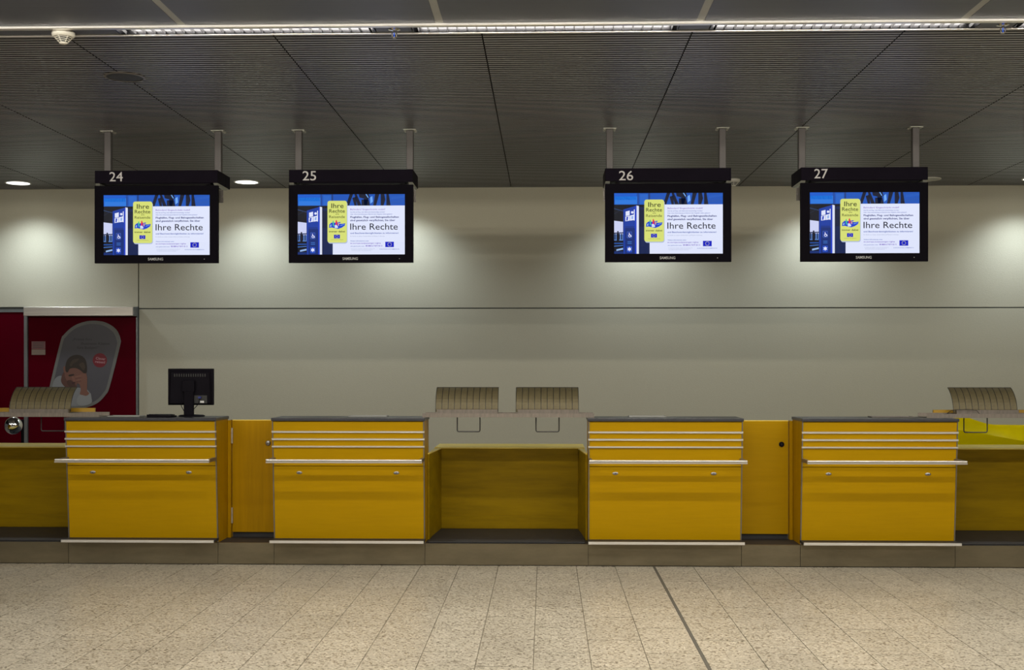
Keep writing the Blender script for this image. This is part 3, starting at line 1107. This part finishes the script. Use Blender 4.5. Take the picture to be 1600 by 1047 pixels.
pr.poly([(292, 802), (297, 802), (299, 816), (308, 818), (312, 829), (308, 830), (304, 821), (294, 819)], WHT, y5 - 0.002)
pr.rect(283, 312, 862, 868, rgb(52, 106, 190), y5)
pr.rect(283, 312, 874, 880, rgb(52, 106, 190), y5)
pr.rrect(278, 314, 896, 940, 4, rgb(26, 72, 190), y5)
pr.star(296, 917, 17, WHT, y5 - 0.001, 6, 0.5)
# white page
pr.rect(437, 945, 860, 950, WHT, y3)
pr.rect(520, 945, 603, 950, WHT, y3)
pr.rect(437, 522, 845, 950, WHT, y3)
pr.rrect(404, 541, 576, 872, 16, rgb(176, 190, 222), y4)
# flyer
pr.rrect(400, 537, 568, 865, 16, rgb(216, 224, 118), y5)
TXT = rgb(18, 24, 18)
yt = y5 - 0.001
pr.text('Ihre', 427, 514, 620, 33, TXT, yt, 0.006)
pr.text('Rechte', 412, 523, 653, 25, TXT, yt, 0.006)
pr.text('als', 457, 481, 667, 9, TXT, yt)
pr.text('Reisende', 412, 523, 691, 19, TXT, yt, 0.0)
pr.text('immer dabei', 411, 524, 792, 12, TXT, yt, 0.014)
HB = rgb(18, 62, 205)
pr.poly([(411, 760), (414, 735), (430, 722), (448, 724), (470, 722), (488, 718), (494, 722), (480, 730), (500, 732), (526, 728), (522, 745), (500, 760), (476, 768), (455, 764), (432, 758)], HB, yt)
pr.poly([(418, 752), (422, 738), (428, 736), (426, 754)], rgb(160, 200, 235), yt - 0.0005)
pr.poly([(436, 714), (442, 708), (446, 722), (446, 750), (438, 748)], rgb(60, 190, 150), yt - 0.0005)
pr.poly([(458, 712), (463, 702), (470, 720), (468, 742), (457, 740)], rgb(225, 30, 70), yt - 0.001)
pr.poly([(450, 742), (466, 738), (476, 758), (468, 762), (452, 762)], rgb(210, 222, 245), yt - 0.0005)
pr.poly([(474, 728), (480, 722), (482, 744), (476, 746)], rgb(240, 170, 120), yt - 0.001)
pr.poly([(490, 742), (520, 734), (520, 737), (492, 746)], rgb(120, 170, 235), yt - 0.0005)

def flag(x0, x1, z0, z1, yy):
    pr.rect(x0, x1, z0, z1, rgb(8, 24, 190), yy)
    cx_, cy_, rr = (x0 + x1) / 2, (z0 + z1) / 2, (z1 - z0) * 0.34
    for k in range(12):
        a = 2 * math.pi * k / 12
        pr.star(cx_ + rr * math.cos(a), cy_ + rr * math.sin(a), (z1 - z0) * 0.085, rgb(205, 205, 170), yy - 0.0006)
flag(446, 488, 809, 836, yt)
pr.text('EUROPÄISCHE KOMMISSION', 426, 511, 847, 3.6, rgb(70, 80, 60), yt, 0.0)
# words on the page
PUR, BTX, GRY = rgb(110, 40, 180), rgb(8, 32, 120), rgb(120, 130, 170)
yt = y4
pr.text('Behindert? Eingeschränkt mobil?', 561, 806, 635, 11, PUR, yt, 0.0)
pr.text('Sind Sie auf Flug- oder Bahnreise benachteiligt worden?', 561, 804, 652, 6.5, rgb(70, 90, 180), yt, 0.012)
pr.text('Oder ohne Unterstützung am Bahnhof oder Flughafen stehen gelassen?', 561, 857, 667, 6.5, rgb(70, 90, 180), yt, 0.012)
pr.text('Flughäfen, Flug- und Bahngesellschaften', 561, 902, 690, 12, BTX, yt, 0.022)
pr.text('sind gesetzlich verpflichtet, Sie über', 561, 877, 713, 12, BTX, yt, 0.022)
pr.text('Ihre Rechte', 560, 895, 774, 44, rgb(16, 18, 40), yt, 0.004)
pr.text('und Beschwerdemöglichkeiten zu informieren!', 561, 900, 803, 10, rgb(40, 76, 170), yt, 0.016)
pr.text('Ihr Recht zu reisen: hindernisfrei auf Reisen in Europa', 561, 803, 823, 5.5, rgb(140, 150, 190), yt, 0.004)
pr.text('Weitere Informationen unter:', 561, 692, 857, 6.5, rgb(30, 84, 180), yt, 0.014)
pr.text('ec.europa.eu/passenger-rights', 561, 776, 874, 9, rgb(104, 64, 190), yt, 0.008)
pr.text('oder gebührenfrei unter:', 561, 662, 894, 5.5, rgb(60, 90, 180), yt, 0.012)
pr.text('00 800 6 7 8 9 10 11', 669, 786, 894, 10, rgb(104, 64, 190), yt, 0.02)
for a, b, z in ((566, 733, 909), (568, 720, 916), (570, 706, 923)):
    pr.text('Verordnung über die Rechte von Reisenden mit Behinderung', a, b, z + 2, 3.8, rgb(150, 160, 196), yt, 0.0)
pr.text('EUROPÄISCHE KOMMISSION', 768, 905, 915, 5.2, rgb(50, 84, 180), yt, 0.004)
flag(807, 868, 860, 898, yt)
picture_me = pr.mesh('screen_picture', M['screen'])

TVW, TVH, TVY = 0.97, 0.604, 9.30
def make_tv():
    """origin: middle of the lower edge, front face at y = 0"""
    t = thing('television', '', 'television')
    x0, x1 = -TVW * 0.5 + TVW * 0.072, -TVW * 0.5 + TVW * 0.933
    z0, z1 = TVH * 0.105, TVH * 0.880
    bm = bmesh.new()
    bx(bm, -TVW / 2, x0, 0, 0.03, 0, TVH)
    bx(bm, x1, TVW / 2, 0, 0.03, 0, TVH)
    bx(bm, x0, x1, 0, 0.03, 0, z0)
    bx(bm, x0, x1, 0, 0.03, z1, TVH)
    obj('bezel', bm, M['bezel'], t)
    bm = bmesh.new()
    hexa(bm, [(-TVW / 2 + .003, 0.03, 0.003), (TVW / 2 - .003, 0.03, 0.003), (TVW / 2 - .06, 0.105, 0.05), (-TVW / 2 + .06, 0.105, 0.05),
              (-TVW / 2 + .003, 0.03, TVH - .003), (TVW / 2 - .003, 0.03, TVH - .003), (TVW / 2 - .06, 0.105, TVH - .05), (-TVW / 2 + .06, 0.105, TVH - .05)], bev=0.004)
    obj('rear_case', bm, M['black'], t)
    sc = obj('screen', box(x0, x1, 0.006, 0.03, z0, z1), M['bezel'], t)
    obj('screen_picture', picture_me, None, sc, ((x0 + x1) / 2, 0.006, z0))
    lg = obj('lettering', text_mesh('SAMSUNG', -0.065, 0.055, 0.0215, 0.0195, -0.0008, M['logo_print'], 0.02), None, t)
    bm = bmesh.new()
    lathe(bm, [(0.003, 0.0), (0.003, -0.002), (0.001, -0.0025)], (TVW * 0.39, 0, 0.030), 'y', 10)
    obj('status_light', bm, M['logo_print'], t)
    bm = bmesh.new()
    bx(bm, -0.40, 0.40, 0.105, 0.125, TVH - 0.16, TVH - 0.08)
    for s in (-1, 1):
        a, b = sorted((s * 0.40, s * 0.492))
        bx(bm, a, b, 0.125, 0.135, TVH - 0.118, TVH - 0.018)
        a, b = sorted((s * 0.36, s * 0.40))
        bx(bm, a, b, 0.105, 0.135, TVH - 0.15, TVH + 0.0185)
        bx(bm, s * 0.485 - 0.006, s * 0.485 + 0.006, 0.115, 0.125, TVH - 0.075, TVH - 0.06)
    obj('wall_bracket', bm, M['trim'], t)
    return t

HZ0, HZ1, HW2, HD = 2.922, 3.021, 0.4835, 0.365
def make_sign():
    """origin: middle of the header's lower front edge"""
    t = thing('hanging_sign', '', 'sign')
    h = HZ1 - HZ0
    bm = bmesh.new()
    bx(bm, -HW2, HW2, 0, HD * 0.62, 0, h, bev=0.002)
    bx(bm, -HW2, HW2, HD * 0.62 + 0.002, HD, 0, h, bev=0.002)
    obj('header_box', bm, M['header'], t)
    bm = bmesh.new()
    bx(bm, -HW2 + 0.08, HW2 - 0.06, 0.012, 0.10, -0.0095, -0.0005)
    obj('slot_strip', bm, M['black'], t)
    for s in (-1, 1):
        a, b = sorted((s * (HW2 - 0.035), s * (HW2 - 0.003)))
        bm = bmesh.new()
        hexa(bm, [(a, 0.02, -0.016), (b, 0.02, -0.016), (b, 0.30, -0.016), (a, 0.30, -0.016), (a, 0.005, -0.001), (b, 0.005, -0.001), (b, 0.33, -0.001), (a, 0.33, -0.001)])
        obj('end_bracket', bm, M['bracket'], t)
        x = s * 0.441
        po = obj('post', box(x - 0.0265, x + 0.0265, 0.155, 0.205, h, CEIL - HZ0 - 0.006, bev=0.003), M['post'], t)
        bm = bmesh.new()
        bx(bm, x - 0.05, x + 0.05, 0.13, 0.23, CEIL - HZ0 - 0.007, CEIL - HZ0 - 0.0005)
        obj('ceiling_plate', bm, M['bracket'], po)
        bm = bmesh.new()
        for q in (-0.04, 0.04):
            for yy in (0.145, 0.215):
                lathe(bm, [(0.006, 0.0), (0.006, -0.004), (0.003, -0.006)], (x + q, yy, CEIL - HZ0 - 0.007), n=8)
        obj('bolts', bm, M['steel'], po)
    return t

tvs = [('24', 244.0, (171, 192, 283.3), 'leftmost of the four', 'leftmost, above the black computer monitor'),
       ('25', 548.2, (472.8, 494, 281.8), 'second from the left', 'second from the left'),
       ('26', 1044.0, (967.2, 989.4, 281.6), 'third from the left', 'beside a smoke detector'),
       ('27', 1350.6, (1272.3, 1293.4, 278.6), 'rightmost of the four', 'rightmost of the four, nearest the bright yellow sheet')]
sign0, tv0 = make_sign(), make_tv()
NUMS = []
for i, (num, px, (n0, n1, nb), place, tvplace) in enumerate(tvs):
    cx = PX(px, TVY)
    s = sign0 if i == 0 else copy_tree(sign0)
    s.location = (cx, TVY, HZ0)
    tag(s, 'black hanging sign reading %s on two grey posts, %s' % (num, place), 'sign', 'numbered signs hanging from the ceiling')
    zb = PZ((n0 + n1) / 2, nb, TVY) - HZ0
    NUMS.append((s, num, PX(n0, TVY) - cx, PX(n1, TVY) - cx, zb))
    v = tv0 if i == 0 else copy_tree(tv0)
    v.location = (cx, TVY, HZ0 - 0.0205 - TVH)
    tag(v, 'black flat television with passenger rights page, %s' % tvplace, 'television', 'televisions under the numbered signs')

for s, num, a, b, zb in NUMS:
    obj('number', text_mesh(num, a, b, zb, 0.071, -0.001, M['white_print'], 0.004), None, s)

# ================================================================== THINGS ON THE COUNTERS
WT = 1.1085
# monitor, seen from behind
MY = 9.15
mx = PX(298, MY)
t = thing('computer_monitor', 'black computer monitor seen from behind on the counter under sign 24', 'monitor', (mx, MY, WT))
zt, zb = PZ(298, 576, MY) - WT, PZ(298, 633, MY) - WT
hw = 0.176
bm = bmesh.new()
bx(bm, -hw, hw, 0.0, 0.022, zb, zt, bev=0.004, seg=2)
pnl = obj('panel', bm, M['black'], t)
obj('display', box(-hw + 0.015, hw - 0.015, 0.0215, 0.0228, zb + 0.018, zt - 0.015), M['dark'], pnl)
bm = bmesh.new()
hexa(bm, [(-0.155, -0.03, zb + 0.012), (0.155, -0.03, zb + 0.012), (0.165, 0.001, zb + 0.006), (-0.165, 0.001, zb + 0.006),
          (-0.145, -0.025, zt - 0.03), (0.145, -0.025, zt - 0.03), (0.160, 0.001, zt - 0.012), (-0.160, 0.001, zt - 0.012)], bev=0.003)
rc = obj('rear_cover', bm, M['black'], t)
bm = bmesh.new()
for k in range(14):
    bx(bm, -0.12 + k * 0.018, -0.112 + k * 0.018, -0.0275, -0.025, zt - 0.062, zt - 0.040)
obj('vent_slots', bm, M['dark'], rc)
obj('connector_bay', box(0.025, 0.135, -0.033, -0.028, zb + 0.014, zb + 0.075), M['dark'], rc)
obj('plug', box(0.072, 0.092, -0.052, -0.033, zb + 0.052, zb + 0.066), M['vga'], t)['label'] = 'blue plug'
obj('sticker', box(0.082, 0.112, -0.0342, -0.033, zb + 0.018, zb + 0.034), M['label_white'], t)['label'] = 'white sticker'
bm = bmesh.new()
bx(bm, -0.037, 0.037, -0.060, -0.031, 0.010, zb + 0.11, bev=0.005)
obj('stand', bm, M['black'], t)
bm = bmesh.new()
bx(bm, -0.052, 0.044, -0.058, -0.028, zb + 0.10, zb + 0.19, bev=0.008, seg=2)
obj('hinge_block', bm, M['black'], t)
bm = bmesh.new()
lathe(bm, [(0.098, 0.0), (0.100, 0.006), (0.09, 0.012), (0.03, 0.016)], (0.005, 0.01, 0), n=36, sx=1.0, sy=0.8)
obj('base', bm, M['black'], t, smooth=True)
for pts in ([(-0.062, -0.032, zb + 0.03), (-0.058, -0.05, zb - 0.005), (-0.040, -0.055, zb - 0.035), (-0.028, -0.050, 0.03)],
            [(0.082, -0.045, zb + 0.05), (0.078, -0.062, zb + 0.01), (0.058, -0.064, zb - 0.012), (0.034, -0.06, zb - 0.035)]):
    bm = bmesh.new()
    tube(bm, pts, 0.0028, 7)
    obj('cable', bm, M['black'], t, smooth=True)
# keyboard
kx0, kx1 = PX(242, 9.08), PX(280, 9.08)
t = thing('keyboard', 'black keyboard lying at left of the black monitor', 'keyboard', ((kx0 + kx1) / 2 - 0.03, 9.05, WT))
h = (kx1 - kx0) / 2
bm = bmesh.new()
hexa(bm, [(-h, -0.07, 0), (h, -0.07, 0), (h, 0.07, 0), (-h, 0.07, 0), (-h, -0.07, 0.022), (h, -0.07, 0.016), (h, 0.07, 0.010), (-h, 0.07, 0.014)], bev=0.002)
obj('case', bm, M['black'], t)
bm = bmesh.new()
for a in range(9):
    for b in range(4):
        x, y = -h + 0.012 + a * (2 * h - 0.02) / 9, -0.055 + b * 0.03
        bx(bm, x, x + 0.016, y, y + 0.022, 0.012, 0.0245 - b * 0.002)
kk = obj('keys', bm, M['dark'], t)
kk['kind'] = 'stuff'
# flat grey trays on the worktops
def tray(p0, p1, Y, h, words, m='grey_plastic'):
    x0, x1 = PX(p0, Y), PX(p1, Y)
    t = thing('document_tray', words, 'tray', ((x0 + x1) / 2, Y, WT), 'flat trays on the counter tops')
    w_ = (x1 - x0) / 2
    bm = bmesh.new()
    bx(bm, -w_, w_, -0.06, 0.06, 0, h * 0.5, bev=0.001)
    obj('tray_base', bm, M[m], t)
    bm = bmesh.new()
    for a in ((-w_, w_, -0.06, -0.054), (-w_, w_, 0.054, 0.06), (-w_, -w_ + 0.006, -0.054, 0.054), (w_ - 0.006, w_, -0.054, 0.054)):
        bx(bm, *a, h * 0.5, h)
    obj('tray_rim', bm, M[m], t)
tray(172, 222, 9.12, 0.008, 'flat grey tray on the counter under sign 24, left of the keyboard')
tray(546, 606, 9.16, 0.009, 'flat grey tray on the counter left of the middle conveyor')
tray(982, 1040, 9.16, 0.009, 'flat grey tray on the counter right of the middle conveyor')
tray(1359, 1425, 9.16, 0.007, 'flat dark tray on the counter under sign 27', 'trim')

# ================================================================== POSTER AND NOTICE ON THE RED DOOR
PY = WALLY - 0.031
po = thing('poster', 'slanted oval poster of a man resting his head on his hand, on red door', 'poster', (PX(130, PY), PY, PZ(130, 640, PY)))
ox, oz = po.location.x, po.location.z
# measures on a 916 x 1047 raster that covers x 75..215, y 490..650
gx = lambda a: P(75 + a / 6.543, 570, PY).x - ox
gz = lambda b: P(145, 490 + b / 6.543, PY).z - oz
ctrl = [(480, 73), (600, 95), (700, 165), (742, 262), (735, 340), (632, 745), (590, 830), (520, 905), (430, 950), (300, 975), (150, 970), (60, 930), (5, 860), (8, 790), (125, 300), (165, 215), (260, 130), (370, 85)]
def smooth_loop(pts, n=5):
    out = []
    m_ = len(pts)
    for i in range(m_):
        p0, p1, p2, p3 = (Vector(pts[(i + k - 1) % m_]) for k in range(4))
        for k in range(n):
            s = k / n
            out.append(tuple(0.5 * ((2 * p1) + (p2 - p0) * s + (2 * p0 - 5 * p1 + 4 * p2 - p3) * s * s + (3 * p1 - p0 - 3 * p2 + p3) * s ** 3)))
    return out
loop = smooth_loop(ctrl)
cxp, cyp = 372, 525
inner = [(cxp + (x - cxp) * 0.90, cyp + (y - cyp) * 0.925) for x, y in loop]
bm = bmesh.new()
prism_y(bm, [(gx(a), gz(b)) for a, b in loop], -0.004, -0.0005)
obj('poster_board', bm, mat('poster_frame_grey', (0.155, 0.155, 0.145), 0.6, var=0.05), po)
pp = Print(gx, gz)
pp.poly(inner, rgb(78, 76, 82), -0.0046)
def blob(pts, col, y):
    pp.poly(smooth_loop(pts, 4), col, y)
q = -0.0052
SHIRT, SKIN, SKIN2, HAIR = rgb(128, 130, 132), rgb(112, 74, 62), rgb(88, 56, 48), rgb(42, 32, 24)
blob([(70, 672), (138, 636), (185, 700), (290, 752), (390, 770), (440, 830), (440, 915), (340, 945), (180, 940), (45, 900), (35, 800)], SHIRT, q)
blob([(146, 632), (168, 600), (235, 640), (285, 720), (292, 752), (215, 765), (165, 740), (135, 690)], SKIN2, q - 0.0004)
blob([(158, 548), (178, 540), (190, 575), (186, 610), (166, 602)], SKIN, q - 0.0008)
blob([(182, 560), (240, 530), (340, 560), (392, 600), (385, 660), (320, 700), (275, 745), (230, 735), (190, 680), (172, 620)], SKIN, q - 0.0010)
blob([(196, 690), (235, 680), (275, 715), (282, 742), (240, 752), (205, 730)], rgb(72, 46, 40), q - 0.0012)
blob([(214, 628), (262, 618), (268, 632), (222, 644)], rgb(46, 32, 26), q - 0.0014)
blob([(244, 640), (272, 650), (282, 690), (264, 694), (250, 668)], rgb(126, 84, 70), q - 0.0014)
blob([(248, 706), (276, 700), (280, 712), (254, 718)], rgb(58, 30, 30), q - 0.0014)
blob([(184, 590), (180, 540), (196, 480), (236, 438), (290, 422), (345, 432), (385, 470), (400, 530), (398, 600), (372, 612), (345, 590), (310, 566), (270, 556), (225, 566), (205, 600)], HAIR, q - 0.0016)
blob([(225, 520), (262, 470), (322, 462), (300, 490), (262, 512), (240, 540)], rgb(60, 47, 36), q - 0.0018)
blob([(320, 520), (362, 500), (385, 545), (366, 580), (340, 552)], rgb(64, 50, 38), q - 0.0018)
blob([(300, 650), (330, 622), (380, 612), (402, 650), (402, 740), (404, 790), (432, 826), (398, 842), (330, 826), (338, 780), (326, 728), (300, 700)], rgb(122, 82, 68), q - 0.0020)
for k in range(4):
    blob([(278 + k * 5, 642 + k * 17), (330, 632 + k * 17), (346, 642 + k * 16), (330, 650 + k * 16), (284 + k * 5, 655 + k * 17)], (rgb(128, 88, 74), rgb(108, 70, 58))[k % 2], q - 0.0023)
blob([(326, 832), (395, 842), (434, 812), (446, 850), (445, 915), (345, 945), (296, 905)], rgb(140, 142, 142), q - 0.0026)
PT = rgb(52, 50, 54)
pp.text('„Preise fürs', 246, 452, 275, 24, PT, q, 0.012)
pp.text('Business Klasse', 342, 632, 318, 24, PT, q, 0.012)
pp.text('fürs Budget!“', 298, 524, 360, 24, PT, q, 0.012)
pp.disc(532, 478, 73, rgb(112, 8, 28), q, 32)
pp.text('Clever', 490, 588, 468, 24, rgb(176, 140, 146), q - 0.0006, 0.012, rot=0.09 * -1)
pp.text('reisen!', 484, 584, 502, 24, rgb(176, 140, 146), q - 0.0006, 0.012, rot=0.09 * -1)
obj('poster_print', pp.mesh('poster_print', M['print']), None, po)

t = thing('notice', 'small pink and beige paper notice on red door at left of the oval poster', 'notice', (PX(60, PY), PY, PZ(60, 545, PY)))
ax, az = t.location.x, t.location.z
obj('upper_sheet', box(PX(49.5, PY) - ax, PX(71, PY) - ax, -0.003, -0.0005, PZ(60, 545.5, PY) - az, PZ(60, 533.5, PY) - az), M['label_pink'], t)
obj('lower_sheet', box(PX(49.5, PY) - ax, PX(71, PY) - ax, -0.003, -0.0005, PZ(60, 554.5, PY) - az, PZ(60, 546, PY) - az), M['label_beige'], t)
bm = bmesh.new()
for k in range(3):
    z = PZ(60, 536 + 3.2 * k, PY) - az
    bx(bm, PX(51.5, PY) - ax, PX(69, PY) - ax, -0.0038, -0.003, z - 0.004, z + 0.003)
obj('printed_lines', bm, M['groove'], t)

# remove labels left empty
for o in scn.objects:
    if o.get('label') == '':
        del o['label']
